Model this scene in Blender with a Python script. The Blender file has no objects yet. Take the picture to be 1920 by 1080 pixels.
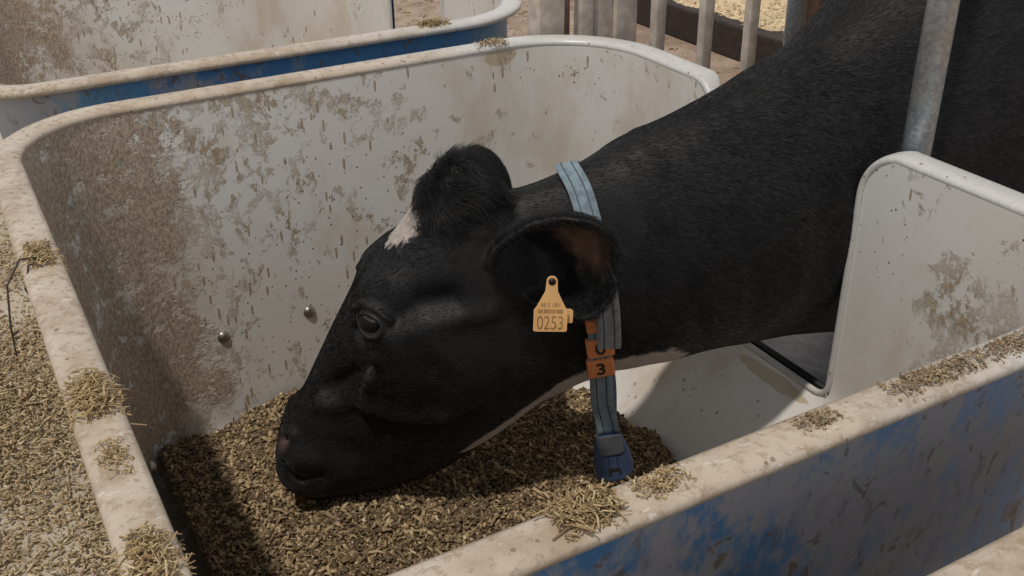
import bpy, bmesh, math, random
import numpy as np
from mathutils import Vector, Matrix, noise as mnoise
from mathutils.kdtree import KDTree
random.seed(7); rng = np.random.default_rng(7)
C = bpy.context.scene
COL = C.collection

# ------------------------------------------------------------------ camera, sky, sun, exposure
cam_d = bpy.data.cameras.new('camera'); cam = bpy.data.objects.new('camera', cam_d); COL.objects.link(cam)
cam_d.sensor_width = 36; cam_d.lens = 36*1968/1920; cam_d.clip_start = .02; cam_d.clip_end = 200
RIGHT = Vector((.87154328, -.49017285, -.01195324)); UP = Vector((.24382461, .41211985, .87789908)); FWD = Vector((.42539613, .76804154, -.47869649))
m = Matrix((RIGHT, UP, -FWD)).transposed().to_4x4(); m.translation = Vector((0, 0, 1.35))
cam.matrix_world = m
C.camera = cam
C.view_settings.view_transform = 'Standard'; C.view_settings.look = 'None'; C.view_settings.gamma = 1
C.view_settings.use_curve_mapping = False; C.view_settings.exposure = 0.0
C.cycles.use_denoising = True; C.cycles.max_bounces = 6

w = bpy.data.worlds.new('barn_daylight'); C.world = w; w.use_nodes = True
wn = w.node_tree; wn.nodes.clear()
wo = wn.nodes.new('ShaderNodeOutputWorld'); wb = wn.nodes.new('ShaderNodeBackground')
wtc = wn.nodes.new('ShaderNodeTexCoord'); wsep = wn.nodes.new('ShaderNodeSeparateXYZ'); wr = wn.nodes.new('ShaderNodeValToRGB')
wn.links.new(wtc.outputs['Generated'], wsep.inputs[0]); wn.links.new(wsep.outputs['Z'], wr.inputs[0])
cr = wr.color_ramp            # the barn: dim roof overhead, daylight through the open sides
cr.elements[0].position = 0.0; cr.elements[0].color = (.06, .055, .05, 1)
cr.elements[1].position = 1.0; cr.elements[1].color = (.16, .17, .19, 1)
for p_, c_ in ((.02, (.55, .56, .58, 1)), (.30, (1.0, 1.0, 1.02, 1)), (.55, (.75, .77, .8, 1)), (.75, (.22, .235, .26, 1))):
    e_ = cr.elements.new(p_); e_.color = c_
wn.links.new(wr.outputs[0], wb.inputs[0]); wb.inputs[1].default_value = .84
wn.links.new(wb.outputs[0], wo.inputs[0])

sun_d = bpy.data.lights.new('sun', 'SUN'); sun = bpy.data.objects.new('sun', sun_d); COL.objects.link(sun)
sun_d.energy = 2.3; sun_d.angle = math.radians(2.5); sun_d.color = (1, .93, .84)
sun.rotation_euler = Vector((.33, .17, -1)).to_track_quat('-Z', 'Y').to_euler(); sun.location = (0, 0, 6)

# ------------------------------------------------------------------ helpers
def mesh_obj(name, verts, faces, mat, parent=None, smooth=True):
    me = bpy.data.meshes.new(name)
    me.from_pydata([tuple(v) for v in verts], [], [tuple(f) for f in faces])
    if smooth: me.polygons.foreach_set('use_smooth', [True]*len(me.polygons))
    me.update()
    o = bpy.data.objects.new(name, me); COL.objects.link(o)
    if mat: me.materials.append(mat)
    if parent: o.parent = parent
    return o
def bm_obj(name, bm, mat, parent=None, smooth=True):
    bmesh.ops.recalc_face_normals(bm, faces=bm.faces[:])
    me = bpy.data.meshes.new(name); bm.to_mesh(me); bm.free()
    if smooth: me.polygons.foreach_set('use_smooth', [True]*len(me.polygons))
    o = bpy.data.objects.new(name, me); COL.objects.link(o)
    if mat: me.materials.append(mat)
    if parent: o.parent = parent
    return o
def empty(name, loc=(0, 0, 0)):
    o = bpy.data.objects.new(name, None); COL.objects.link(o); o.location = loc; o.empty_display_size = .05
    return o
def tag(o, label, cat, group=None, kind=None):
    o['label'] = label; o['category'] = cat
    if group: o['group'] = group
    if kind: o['kind'] = kind
    return o
def box(bm, x0, x1, y0, y1, z0, z1, bev=0):
    r = bmesh.ops.create_cube(bm, size=1)
    for v in r['verts']:
        v.co = Vector(((x0+x1)/2+v.co.x*(x1-x0), (y0+y1)/2+v.co.y*(y1-y0), (z0+z1)/2+v.co.z*(z1-z0)))
    if bev:
        es = list({e for v in r['verts'] for e in v.link_edges})
        bmesh.ops.bevel(bm, geom=es, offset=bev, segments=2, affect='EDGES', profile=.5)
def tube_rings(path, rad, seg=16, closed=False, upv=Vector((0, 0, 1)), flat=1.0):
    """sweep an ellipse along a path; rad may be a list"""
    n = len(path); V = []; F = []
    for i, p in enumerate(path):
        a = path[(i-1) % n] if (closed or i > 0) else path[i]
        b = path[(i+1) % n] if (closed or i < n-1) else path[i]
        t = (Vector(b)-Vector(a)).normalized()
        s = t.cross(upv)
        if s.length < 1e-3: s = t.cross(Vector((1, 0, 0)))
        s.normalize(); u = s.cross(t).normalized()
        r = rad[i] if hasattr(rad, '__len__') else rad
        for k in range(seg):
            th = 2*math.pi*k/seg
            V.append(Vector(p)+s*(r*flat*math.cos(th))+u*(r*math.sin(th)))
    for i in range(n if closed else n-1):
        j = (i+1) % n
        for k in range(seg):
            l = (k+1) % seg
            F.append((i*seg+k, i*seg+l, j*seg+l, j*seg+k))
    if not closed:
        F.append(tuple(range(seg-1, -1, -1))); F.append(tuple((n-1)*seg+k for k in range(seg)))
    return V, F

# ------------------------------------------------------------------ materials
def nodes(name, rough=.6):
    mt = bpy.data.materials.new(name); mt.use_nodes = True
    nt = mt.node_tree; b = nt.nodes['Principled BSDF']; b.inputs['Roughness'].default_value = rough
    return mt, nt, b
class G:
    """tiny node-graph builder"""
    def __init__(s, nt):
        s.nt = nt; s.geo = nt.nodes.new('ShaderNodeNewGeometry'); s.pos = s.geo.outputs['Position']
    def link(s, a, b): s.nt.links.new(a, b)
    def val(s, sock, v):
        if isinstance(v, (int, float)): sock.default_value = v
        elif isinstance(v, tuple): sock.default_value = v if len(v) == len(sock.default_value) else (*v, 1)
        else: s.link(v, sock)
    def map(s, scale, rot=(0, 0, 0), loc=(0, 0, 0), src=None):
        n = s.nt.nodes.new('ShaderNodeMapping'); n.inputs['Scale'].default_value = scale; n.inputs['Rotation'].default_value = rot; n.inputs['Location'].default_value = loc
        s.link(src or s.pos, n.inputs['Vector']); return n.outputs[0]
    def noise(s, scale, detail=4, rough=.55, vec=None, dist=0):
        n = s.nt.nodes.new('ShaderNodeTexNoise'); n.inputs['Scale'].default_value = scale; n.inputs['Detail'].default_value = detail
        n.inputs['Roughness'].default_value = rough; n.inputs['Distortion'].default_value = dist
        s.link(vec or s.pos, n.inputs['Vector']); return n.outputs[0]
    def voro(s, scale, vec=None, feature='F1', out='Distance'):
        n = s.nt.nodes.new('ShaderNodeTexVoronoi'); n.inputs['Scale'].default_value = scale; n.feature = feature
        s.link(vec or s.pos, n.inputs['Vector']); return n.outputs[out]
    def math(s, op, a, b=0, c=0, clamp=False):
        n = s.nt.nodes.new('ShaderNodeMath'); n.operation = op; n.use_clamp = clamp
        for i, v in enumerate((a, b, c)): s.val(n.inputs[i], v)
        return n.outputs[0]
    def ramp(s, v, lo, hi, a=0., b=1.):
        n = s.nt.nodes.new('ShaderNodeMapRange'); n.interpolation_type = 'SMOOTHSTEP'
        s.link(v, n.inputs[0]) if not isinstance(v, float) else None
        for i, q in zip((1, 2, 3, 4), (lo, hi, a, b)): s.val(n.inputs[i], q)
        return n.outputs[0]
    def mix(s, f, a, b):
        n = s.nt.nodes.new('ShaderNodeMix'); n.data_type = 'RGBA'
        s.val(n.inputs[0], f); s.val(n.inputs[6], a); s.val(n.inputs[7], b); return n.outputs[2]
    def mulmix(s, f, a, b):
        n = s.nt.nodes.new('ShaderNodeMix'); n.data_type = 'RGBA'; n.blend_type = 'MULTIPLY'
        s.val(n.inputs[0], f); s.val(n.inputs[6], a); s.val(n.inputs[7], b); return n.outputs[2]
    def xyz(s, src=None):
        n = s.nt.nodes.new('ShaderNodeSeparateXYZ'); s.link(src or s.pos, n.inputs[0]); return n.outputs
    def attr(s, name, out='Fac'):
        n = s.nt.nodes.new('ShaderNodeAttribute'); n.attribute_name = name; return n.outputs[out]
    def bump(s, h, strength, dist, b):
        n = s.nt.nodes.new('ShaderNodeBump'); n.inputs['Strength'].default_value = strength; n.inputs['Distance'].default_value = dist
        s.link(h, n.inputs['Height']); s.link(n.outputs[0], b.inputs['Normal'])

def plain(name, col, rough=.6, metal=0., bumpscale=None, var=.15, coat=0):
    mt, nt, b = nodes(name, rough); g = G(nt)
    n = g.noise(35, 5)
    f = g.ramp(n, .3, .7)
    dk = tuple(c*(1-var) for c in col); lt = tuple(min(1, c*(1+var)) for c in col)
    g.link(g.mix(f, dk, lt), b.inputs['Base Color']); b.inputs['Metallic'].default_value = metal
    b.inputs['Coat Weight'].default_value = coat
    if bumpscale: g.bump(g.noise(bumpscale, 3), .25, .002, b)
    return mt

# inside of the tubs: glossy greyish-white polyester splashed with dried feed, worst on the feed-alley wall
def m_tub():
    mt, nt, b = nodes('splashed_white_polyester', .3); g = G(nt)
    X = g.xyz()
    base = g.mix(g.ramp(g.noise(2.2, 3), .35, .65), (.66, .63, .585), (.685, .675, .655))
    stain = g.ramp(g.noise(5, 6, .65, g.map((1, 1, .5))), .46, .68, 0, .62)
    base = g.mix(stain, base, (.50, .41, .30))
    # heavy crust near the front wall
    edge = g.math('ADD', X['X'], g.math('MULTIPLY', g.math('SUBTRACT', g.noise(6, 6, .65), .5), .62))
    heavy = g.ramp(edge, .34, .255)
    holes = g.ramp(g.noise(28, 5, .7), .62, .53)
    heavy = g.math('MULTIPLY', heavy, holes)
    low = g.ramp(X['Z'], .26, .5)
    # loose splashes, thinning out towards the cow's side and downwards
    warp = g.noise(9, 3, .5)
    panel = g.math('MULTIPLY', g.ramp(X['Y'], .91, .80), g.math('MULTIPLY', g.ramp(X['X'], 1.08, 1.12), g.ramp(X['Z'], .72, .66)))
    n2 = g.noise(27, 9, .72, g.map((1, 1, .8), (0, .5, .3)), .25)
    thr = g.math('ADD', g.ramp(X['X'], .25, 1.05, .475, .605), g.ramp(X['Z'], .35, .62, .06, 0))
    thr = g.math('SUBTRACT', thr, g.math('MULTIPLY', g.math('SUBTRACT', warp, .5), .28))
    thr = g.math('SUBTRACT', thr, g.math('MULTIPLY', panel, .17))
    spl = g.ramp(g.math('SUBTRACT', n2, thr), 0., .035)
    spl = g.math('MULTIPLY', spl, g.ramp(g.noise(85, 6, .72, g.map((1, 1, .6), (.5, .3, .4))), .43, .53, .12, 1.))
    # strands and chips
    v1 = g.voro(62, g.map((1, 1, .2), (.4, .35, .2)))
    n3 = g.noise(7, 3)
    st = g.math('MULTIPLY', g.ramp(v1, .17, .12), g.ramp(g.math('SUBTRACT', n3, g.ramp(X['X'], .2, 1.1, .36, .56)), 0, .04))
    v1b = g.voro(58, g.map((1, 1, .17), (-.5, .2, -.6), (3, 1, 2)))
    st = g.math('MAXIMUM', st, g.math('MULTIPLY', g.ramp(v1b, .15, .11), g.ramp(g.math('SUBTRACT', g.noise(6, 3, .5, g.map((1, 1, 1), (0, 0, 0), (7, 2, 4))), g.ramp(X['X'], .2, 1.0, .36, .58)), 0, .04)))
    v2 = g.voro(80, g.map((1, 1, .8)))
    n4 = g.noise(5, 3, .5, g.map((1, 1, 1), (0, 0, 0), (3, 5, 1)))
    sp = g.math('MULTIPLY', g.ramp(v2, .14, .10), g.ramp(g.math('SUBTRACT', n4, g.ramp(X['X'], .2, 1.1, .42, .56)), 0, .05))
    fine = g.noise(240, 4, .7, g.map((1, 1, .5), (.6, .2, .4)))
    dirt_c = g.mix(g.ramp(fine, .36, .66), (.235, .175, .13), (.50, .40, .30))
    dirt_l = g.mix(g.ramp(fine, .36, .66), (.26, .185, .11), (.42, .32, .20))
    dirt_d = (.10, .075, .05)
    col = g.mix(g.math('MULTIPLY', spl, g.ramp(g.noise(11, 4), .38, .62, .35, .9)), base, dirt_l)
    col = g.mix(g.math('MULTIPLY', st, .85), col, dirt_l)
    col = g.mix(g.math('MULTIPLY', sp, .9), col, dirt_d)
    col = g.mix(g.math('MULTIPLY', heavy, .93), col, dirt_c)
    g.link(col, b.inputs['Base Color'])
    # a tan blot under the far rim and a tan scrape along the lip of the opening
    wob = g.math('MULTIPLY', g.math('SUBTRACT', g.noise(40, 4), .5), 1.1)
    bx = g.math('MULTIPLY', g.math('SUBTRACT', X['X'], .945), 1/.036); bz = g.math('MULTIPLY', g.math('SUBTRACT', X['Z'], .777), 1/.018)
    blot = g.math('MULTIPLY', g.ramp(g.math('ADD', g.math('ADD', g.math('MULTIPLY', bx, bx), g.math('MULTIPLY', bz, bz)), wob), 1.05, .95), g.ramp(X['Y'], 1.70, 1.71))
    blot = g.math('MULTIPLY', blot, g.ramp(X['Y'], 1.80, 1.79))
    ly = g.math('MULTIPLY', g.math('SUBTRACT', X['Y'], 1.115), 1/.085); lx = g.math('MULTIPLY', g.math('SUBTRACT', X['X'], 1.1315), 1/.0085)
    scr = g.math('MULTIPLY', g.ramp(g.math('ADD', g.math('ADD', g.math('MULTIPLY', lx, lx), g.math('MULTIPLY', ly, ly)), wob), 1.05, .9), g.ramp(X['Z'], .36, .345))
    col = g.mix(g.math('MULTIPLY', g.math('MAXIMUM', blot, scr), .9), col, (.46, .38, .26))
    g.link(col, b.inputs['Base Color'])
    d = g.math('MAXIMUM', heavy, g.math('MAXIMUM', spl, g.math('MAXIMUM', st, sp)))
    g.link(g.ramp(d, 0., 1., .27, .85), b.inputs['Roughness'])
    h = g.math('MULTIPLY', d, g.math('ADD', .6, fine))
    g.bump(h, .55, .003, b)
    return mt
def m_rim():
    mt, nt, b = nodes('dirty_cream_rim', .35); g = G(nt)
    X = g.xyz()
    clean = g.ramp(g.math('ADD', X['X'], g.math('MULTIPLY', g.noise(5, 4), .5)), .85, 1.25)
    base = g.mix(g.ramp(g.noise(14, 5, .65), .4, .65), (.52, .435, .345), (.40, .31, .225))
    base = g.mix(clean, base, (.56, .555, .54))
    sm = g.noise(75, 8, .75, g.map((1, 1, 1), (0, 0, .4)), .2)
    f = g.math('MULTIPLY', g.ramp(sm, .52, .62), g.math('SUBTRACT', 1., g.math('MULTIPLY', clean, .8)))
    col = g.mix(g.math('MULTIPLY', f, .6), base, (.30, .215, .135))
    wh = g.ramp(g.noise(45, 4, .7, g.map((1, 2.5, 1), (0, 0, .3))), .6, .66)
    col = g.mix(g.math('MULTIPLY', wh, .55), col, (.68, .64, .58))
    v = g.voro(55); sp = g.math('MULTIPLY', g.ramp(v, .16, .11), g.ramp(g.noise(8, 2), .46, .52))
    col = g.mix(g.math('MULTIPLY', sp, .8), col, (.2, .14, .09))
    g.link(col, b.inputs['Base Color'])
    g.link(g.ramp(g.math('MAXIMUM', f, sp), 0., 1., .3, .8), b.inputs['Roughness'])
    g.bump(g.math('ADD', f, g.noise(180, 3)), .35, .0015, b)
    return mt
def m_blue():
    mt, nt, b = nodes('weathered_blue_polyester', .45); g = G(nt)
    X = g.xyz()
    blue = g.mix(g.ramp(g.noise(3, 4), .4, .65), (.075, .215, .43), (.15, .31, .47))
    grey = g.mix(g.noise(20, 5), (.46, .375, .315), (.32, .34, .365))
    # the front corner of every tub is faded to grey, the rest is filmed with dried dirt
    dirt = g.noise(8.5, 9, .74, g.map((1, 1, .65), (0, .3, 0)))
    near = g.ramp(X['Y'], .8, 1.4, .462, .60)
    thr = g.math('ADD', near, g.ramp(X['X'], .1, .32, -.22, 0))
    f = g.ramp(g.math('SUBTRACT', dirt, thr), -.06, .06)
    col = g.mix(g.math('MULTIPLY', f, .82), blue, grey)
    n2 = g.noise(33, 5, .65, g.map((1, 1, .7)), .8)
    spl = g.ramp(g.math('SUBTRACT', n2, .60), 0, .03)
    col = g.mix(g.math('MULTIPLY', spl, .75), col, (.17, .12, .075))
    n3 = g.noise(22, 8, .75, g.map((1, 1, .5), (0, .4, 0)))
    col = g.mix(g.math('MULTIPLY', g.ramp(n3, .54, .66), .55), col, (.10, .095, .10))
    g.link(col, b.inputs['Base Color'])
    g.link(g.ramp(f, 0, 1, .35, .7), b.inputs['Roughness'])
    g.bump(g.math('ADD', spl, g.math('MULTIPLY', n2, .4)), .3, .002, b)
    return mt
def m_bits(name='chopped_feed', c0=(.105, .067, .035), c1=(.46, .34, .19), c2=(.64, .53, .36), rough=.8):
    mt, nt, b = nodes(name, rough); g = G(nt)
    t = g.attr('tint')
    col = g.mix(g.ramp(t, 0., .75), c0, c1); col = g.mix(g.ramp(t, .75, 1.), col, c2)
    g.link(col, b.inputs['Base Color'])
    return mt
def m_feed_base():
    mt, nt, b = nodes('feed_mass', .95); g = G(nt)
    n = g.noise(90, 6, .7); 
    g.link(g.mix(g.ramp(n, .35, .65), (.05, .033, .017), (.22, .155, .075)), b.inputs['Base Color'])
    g.bump(n, .9, .01, b); return mt
def m_concrete():
    mt, nt, b = nodes('worn_concrete', .75); g = G(nt)
    n = g.noise(4, 6, .65); n2 = g.noise(60, 4, .7)
    X = g.xyz()
    c = g.mix(g.ramp(n, .35, .65), (.40, .34, .265), (.52, .45, .36))
    al = g.mix(g.ramp(n, .35, .65), (.27, .19, .14), (.40, .30, .235))
    c = g.mix(g.ramp(X['X'], .7, 1.1), c, al)
    c = g.mix(g.math('MULTIPLY', g.ramp(n2, .5, .65), .35), c, (.26, .20, .13))
    g.link(c, b.inputs['Base Color']); g.bump(n2, .4, .003, b); return mt
def m_galv():
    mt, nt, b = nodes('galvanised_steel', .42); g = G(nt)
    v = g.voro(170, None, 'F1', 'Color')
    sx = g.nt.nodes.new('ShaderNodeSeparateColor'); g.link(v, sx.inputs[0])
    c = g.mix(sx.outputs[0], (.27, .31, .34), (.46, .50, .53))
    r = g.noise(7, 5, .6, g.map((1, 1, .25)))
    c = g.mix(g.ramp(r, .54, .70, 0, .5), c, (.36, .27, .19))
    g.link(c, b.inputs['Base Color']); b.inputs['Metallic'].default_value = .55
    g.bump(g.noise(120, 3), .12, .001, b); return mt
MT, MR, MBL = m_tub(), m_rim(), m_blue()
MF, MB = m_feed_base(), m_bits()
MSTRAW = m_bits('dry_straw', (.20, .125, .06), (.46, .335, .17), (.64, .53, .34), .7)
MCONC, MGALV = m_concrete(), m_galv()
MSTEEL = plain('dull_steel', (.33, .31, .28), .38, .9)
MPAINT = plain('dirty_beige_paint', (.62, .53, .445), .65, 0, 40, .2)
MRUST = plain('rust_brown_steel', (.26, .16, .11), .7, .1, 60, .3)
MRUBBER = plain('black_rubber', (.012, .012, .012), .6)
MGREY = plain('scuffed_grey_plastic', (.30, .29, .295), .45, 0, 30, .25)
MKERB = plain('wet_dark_kerb', (.022, .013, .009), .6, 0, 25, .5)
MSAND = plain('sawdust_bed', (.58, .45, .28), .95, 0, 45, .22)

# ------------------------------------------------------------------ loose bits (straw, chop) as one mesh
def bits_mesh(name, P, Nn, L, Wd, tint, mat, parent=None, tilt=.35, aniso=None):
    """P (n,3) centres, Nn (n,3) normals, L lengths, Wd widths: a bent flake of six faces for each"""
    n = len(P)
    d = rng.normal(size=(n, 3)); d -= Nn*np.sum(d*Nn, 1, keepdims=True)
    if aniso is not None: d = d*.6+aniso
    d /= np.linalg.norm(d, axis=1, keepdims=True)+1e-9
    d += Nn*rng.normal(0, tilt, (n, 1)); d /= np.linalg.norm(d, axis=1, keepdims=True)
    s = np.cross(d, Nn+rng.normal(0, .35, (n, 3))); s /= np.linalg.norm(s, axis=1, keepdims=True)+1e-9
    u = np.cross(s, d)
    L = L[:, None]; Wd = Wd[:, None]; T = Wd*.28
    bend = rng.normal(0, .12, (n, 1))*L
    V = np.empty((n, 12, 3))
    for k, (a, bb) in enumerate(((-.5, 0), (0, 1), (.5, 0))):
        c = P+d*L*a+u*bend*bb
        V[:, k*4+0] = c+s*Wd*.5+u*T; V[:, k*4+1] = c-s*Wd*.5+u*T
        V[:, k*4+2] = c-s*Wd*.5-u*T; V[:, k*4+3] = c+s*Wd*.5-u*T
    q = []
    for k in (0, 4):
        for j in range(4): q.append((k+j, k+(j+1) % 4, k+4+(j+1) % 4, k+4+j))
    q += [(3, 2, 1, 0), (8, 9, 10, 11)]
    q = np.array(q)
    F = (np.arange(n)[:, None, None]*12+q[None]).reshape(-1, 4)
    me = bpy.data.meshes.new(name)
    me.vertices.add(n*12); me.vertices.foreach_set('co', V.reshape(-1).astype(np.float32))
    me.loops.add(F.size); me.loops.foreach_set('vertex_index', F.reshape(-1).astype(np.int32))
    me.polygons.add(len(F)); me.polygons.foreach_set('loop_start', np.arange(0, F.size, 4, dtype=np.int32))
    me.update(calc_edges=True)
    at = me.attributes.new('tint', 'FLOAT', 'POINT'); at.data.foreach_set('value', np.repeat(tint, 12).astype(np.float32))
    me.materials.append(mat)
    o = bpy.data.objects.new(name, me); COL.objects.link(o)
    if parent: o.parent = parent
    return o

# ------------------------------------------------------------------ feed bins
ZT = .78            # height of the rim's middle line; its top is at .80
NY0, NY1, LIP = 1.0, 1.345, .352   # the neck opening in the back wall
ZB = .13
RC = .09            # the near front corner is this much tighter
def per_lims(z):
    f = (ZT-z)/(ZT-ZB)
    x0 = .072+.075*f
    x1 = 1.147 if z > LIP else 1.147-.85*(LIP-z)
    return x0, x1, .552+.05*f, 1.741-.055*f, .16-.03*f, .185-.05*f
def rr(lims, t_list):
    """point on the rounded rectangle for parameters 'side, fraction'"""
    x0, x1, y0, y1, rf, rb = lims; out = []
    for s, f in t_list:
        if s == 0:   out.append((x0+rf-RC+(x1-rb-x0-rf+RC)*f, y0))                       # near side, towards the back
        elif s == 1: a = -math.pi/2+f*math.pi/2; out.append((x1-rb+rb*math.cos(a), y0+rb+rb*math.sin(a)))
        elif s == 2: out.append((x1, f))                                            # f is y itself
        elif s == 3: a = f*math.pi/2; out.append((x1-rb+rb*math.cos(a), y1-rb+rb*math.sin(a)))
        elif s == 4: out.append((x1-rb+(x0+rf-x1+rb)*f, y1))
        elif s == 5: a = math.pi/2+f*math.pi/2; out.append((x0+rf+rf*math.cos(a), y1-rf+rf*math.sin(a)))
        elif s == 6: out.append((x0, y1-rf+(y0+rf-RC-y1+rf)*f))
        else:        a = math.pi+f*math.pi/2; rc = rf-RC; out.append((x0+rc+rc*math.cos(a), y0+rc+rc*math.sin(a)))
    return out
# columns: (side, fraction, top height, rim radius)
cols = []
RR, RN = .0205, .009
for i in range(24): cols.append((0, i/24, ZT, RR))
for i in range(12): cols.append((1, i/12, ZT, RR))
FR = .055
ycol = []
yb0, yb1 = .552+.185, 1.741-.185
for i in range(8): ycol.append((yb0+(NY0-FR-yb0)*i/8, ZT, RR))
for i in range(11):
    a = math.pi/2*i/10; ycol.append((NY0-FR+FR*math.sin(a), ZT-FR+FR*math.cos(a), RR+(RN-RR)*i/10))
zs = np.linspace(ZT-FR, LIP+.03, 8)[1:-1]
ycol_side0 = [(NY0+.0001*(k+1), z, RN) for k, z in enumerate(zs)]
ycol += ycol_side0
for i in range(6):
    a = math.pi/2*i/5; ycol.append((NY0+.03-.03*math.cos(a)+.001, LIP+.03-.03*math.sin(a), RN))
for i in range(1, 10): ycol.append((NY0+.031+(NY1-NY0-.062)*i/10, LIP, RN))
mir = [(NY0+NY1-y, z, r) for y, z, r in reversed(ycol[8:8+11+len(ycol_side0)+6])]
ycol += mir
for i in range(1, 8): ycol.append((NY1+FR+(yb1-NY1-FR)*i/8, ZT, RR))
for y, z, r in ycol: cols.append((2, y, z, r))
for i in range(12): cols.append((3, i/12, ZT, RR))
for i in range(32): cols.append((4, i/32, ZT, RR))
for i in range(14): cols.append((5, i/14, ZT, RR))
for i in range(30): cols.append((6, i/30, ZT, RR))
for i in range(14): cols.append((7, i/14, ZT, RR))
NC = len(cols)
def tub_shell(off, zb, inner, rows=22):
    V = []; F = []
    for r in range(rows+1):
        for (s, f, zt, rad) in cols:
            zt2 = zt+.012*(rad > .012) if inner else zt-.003
            z = zt2+(zb-zt2)*(r/rows)**.9
            l = list(per_lims(max(z, ZB)))
            l[0] -= off; l[1] += off; l[2] -= off; l[3] += off; l[4] += off; l[5] += off
            x, y = rr(l, [(s, f)])[0]
            if inner and z < ZB+.05:                      # round into the floor
                q = (ZB+.05-z)/.05; k = .035*(1-math.sqrt(max(0, 1-q*q)))
                x += (-1 if x > .6 else 1)*k*.6; y += (-1 if y > 1.1 else 1)*k*.6
            V.append((x, y, z))
    for r in range(rows):
        for c in range(NC):
            d = (c+1) % NC; F.append((r*NC+c, r*NC+d, (r+1)*NC+d, (r+1)*NC+c))
    cx = sum(v[0] for v in V[-NC:])/NC; cy = sum(v[1] for v in V[-NC:])/NC
    # floor in rings so that it stays even
    base = rows*NC
    for q in (.7, .4, .1):
        i0 = len(V)
        for c in range(NC):
            v = V[rows*NC+c]; V.append((cx+(v[0]-cx)*q, cy+(v[1]-cy)*q, v[2]))
        for c in range(NC):
            d = (c+1) % NC; F.append((base+c, base+d, i0+d, i0+c))
        base = i0
    F.append(tuple(base+c for c in range(NC)))
    return V, F
bin0 = empty('feed_bin', (0, 0, 0))
V, F = tub_shell(0, ZB, True); tub = mesh_obj('tub', V, F, MT, bin0)
V, F = tub_shell(.012, ZB-.02, False); shell = mesh_obj('outer_shell', V, F, MBL, bin0)
tub['label'] = 'greyish white tub inside splashed with dried feed'; shell['label'] = 'weathered blue outer shell of the tub'
path = []; rads = []
for (s, f, zt, rad) in cols:
    l = list(per_lims(ZT)); k = (rad-RN)/(RR-RN)*.0225; l[0] -= k; l[1] += k; l[2] -= k; l[3] += k; l[4] += k; l[5] += k
    x, y = rr(l, [(s, f)])[0]; path.append(Vector((x, y, zt))); rads.append(rad)
# rim swept along the edge, the notch included; cross-section kept upright to the wall's outward normal
def rim_mesh():
    V = []; F = []; seg = 14; n = len(path)
    for i in range(n):
        t = (path[(i+1) % n]-path[i-1]).normalized()
        p2 = Vector((path[i].x, path[i].y, 0)); s, f = cols[i][0], cols[i][1]
        if s == 2: o = Vector((1, 0, 0))
        else:
            o = Vector((t.y, -t.x, 0)).normalized()
        u = o.cross(t).normalized(); o = t.cross(u).normalized()
        for k in range(seg):
            th = 2*math.pi*k/seg
            q = (rads[i]-RN)/(RR-RN); ca, sa = math.cos(th), math.sin(th)
            ca = math.copysign(abs(ca)**.75, ca); sa = math.copysign(abs(sa)**.75, sa)
            V.append(path[i]+o*((.0055+.0180*q)*ca)+u*((.0055+.0038*q)*sa)+Vector((0, 0, .0107*q)))
    for i in range(n):
        j = (i+1) % n
        for k in range(seg):
            l = (k+1) % seg; F.append((i*seg+k, i*seg+l, j*seg+l, j*seg+k))
    return V, F
V, F = rim_mesh(); rim = mesh_obj('rim', V, F, MR, bin0); rim['label'] = 'rolled cream rim caked with dried feed'
def bolt(loc, nrm, r, parent):
    bm = bmesh.new(); bmesh.ops.create_uvsphere(bm, u_segments=20, v_segments=12, radius=r)
    q = Vector(nrm).to_track_quat('Z', 'Y').to_matrix()
    for v in bm.verts:
        c = v.co.copy(); c.z = max(c.z, -.2*r)*.75; v.co = q@c+Vector(loc)
    return bm_obj('bolt', bm, MSTEEL, parent)
for p, nr in (((.337, 1.708, .352), (0, -1, 0)), ((.503, 1.708, .357), (0, -1, 0)), ((.142, 1.47, .29), (1, 0, 0))):
    bolt(p, nr, .0125, bin0)
bm = bmesh.new()
for y in (.70, 1.58): box(bm, .2, 1.1, y-.03, y+.03, .03, .105, .004)
for x in (.3, .92): box(bm, x-.03, x+.03, .66, 1.62, -.03, .03, .004)
for x in (.3, .92):
    for y in (.72, 1.56): box(bm, x-.035, x+.035, y-.035, y+.035, -.15, -.03, .004)
bm_obj('base_frame', bm, MGALV, bin0)
tag(bin0, 'blue feed bin with a white inside in which the black cow is eating', 'feed bin', 'row of blue feed bins')
def copy_bin(dy, label):
    r = bin0.copy(); COL.objects.link(r); r.location = (0, dy, 0); r['label'] = label
    for ch in bin0.children:
        c = ch.copy(); COL.objects.link(c); c.parent = r
    return r
bin_far = copy_bin(1.412, 'empty blue feed bin behind the one the cow eats from')
bin_near = copy_bin(-1.432, 'nearest feed bin, only its dirty cream rim showing at bottom right')

# feed in the bin
def feed_h(x, y):
    h = .198+.035*np.exp(-((x-.5)/.28)**2-((y-1.36)/.28)**2)+.02*np.exp(-((x-.75)/.2)**2-((y-1.0)/.3)**2)
    h = h-.03*np.exp(-((x-.28)/.07)**2-((y-1.66)/.09)**2)
    return h
def feed_lim_x(y):   # ragged back edge of the heap
    return .985-.10*np.clip((y-1.28)/.3, 0, 1)**1.5-.12*np.clip((1.02-y)/.3, 0, 1)**1.3+.012*np.sin(y*37)+.008*np.sin(y*91+1)
gx = np.linspace(.175, 1.02, 110); gy = np.linspace(.60, 1.692, 130)
XX, YY = np.meshgrid(gx, gy, indexing='ij')
ZZ = feed_h(XX, YY)
for i in range(XX.shape[0]):
    for j in range(XX.shape[1]):
        ZZ[i, j] += .010*mnoise.noise((XX[i, j]*14, YY[i, j]*14, 0))+.006*mnoise.noise((XX[i, j]*45, YY[i, j]*45, 3))
lim = feed_lim_x(YY); e = np.clip((lim-XX)/.05, 0, 1)
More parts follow.
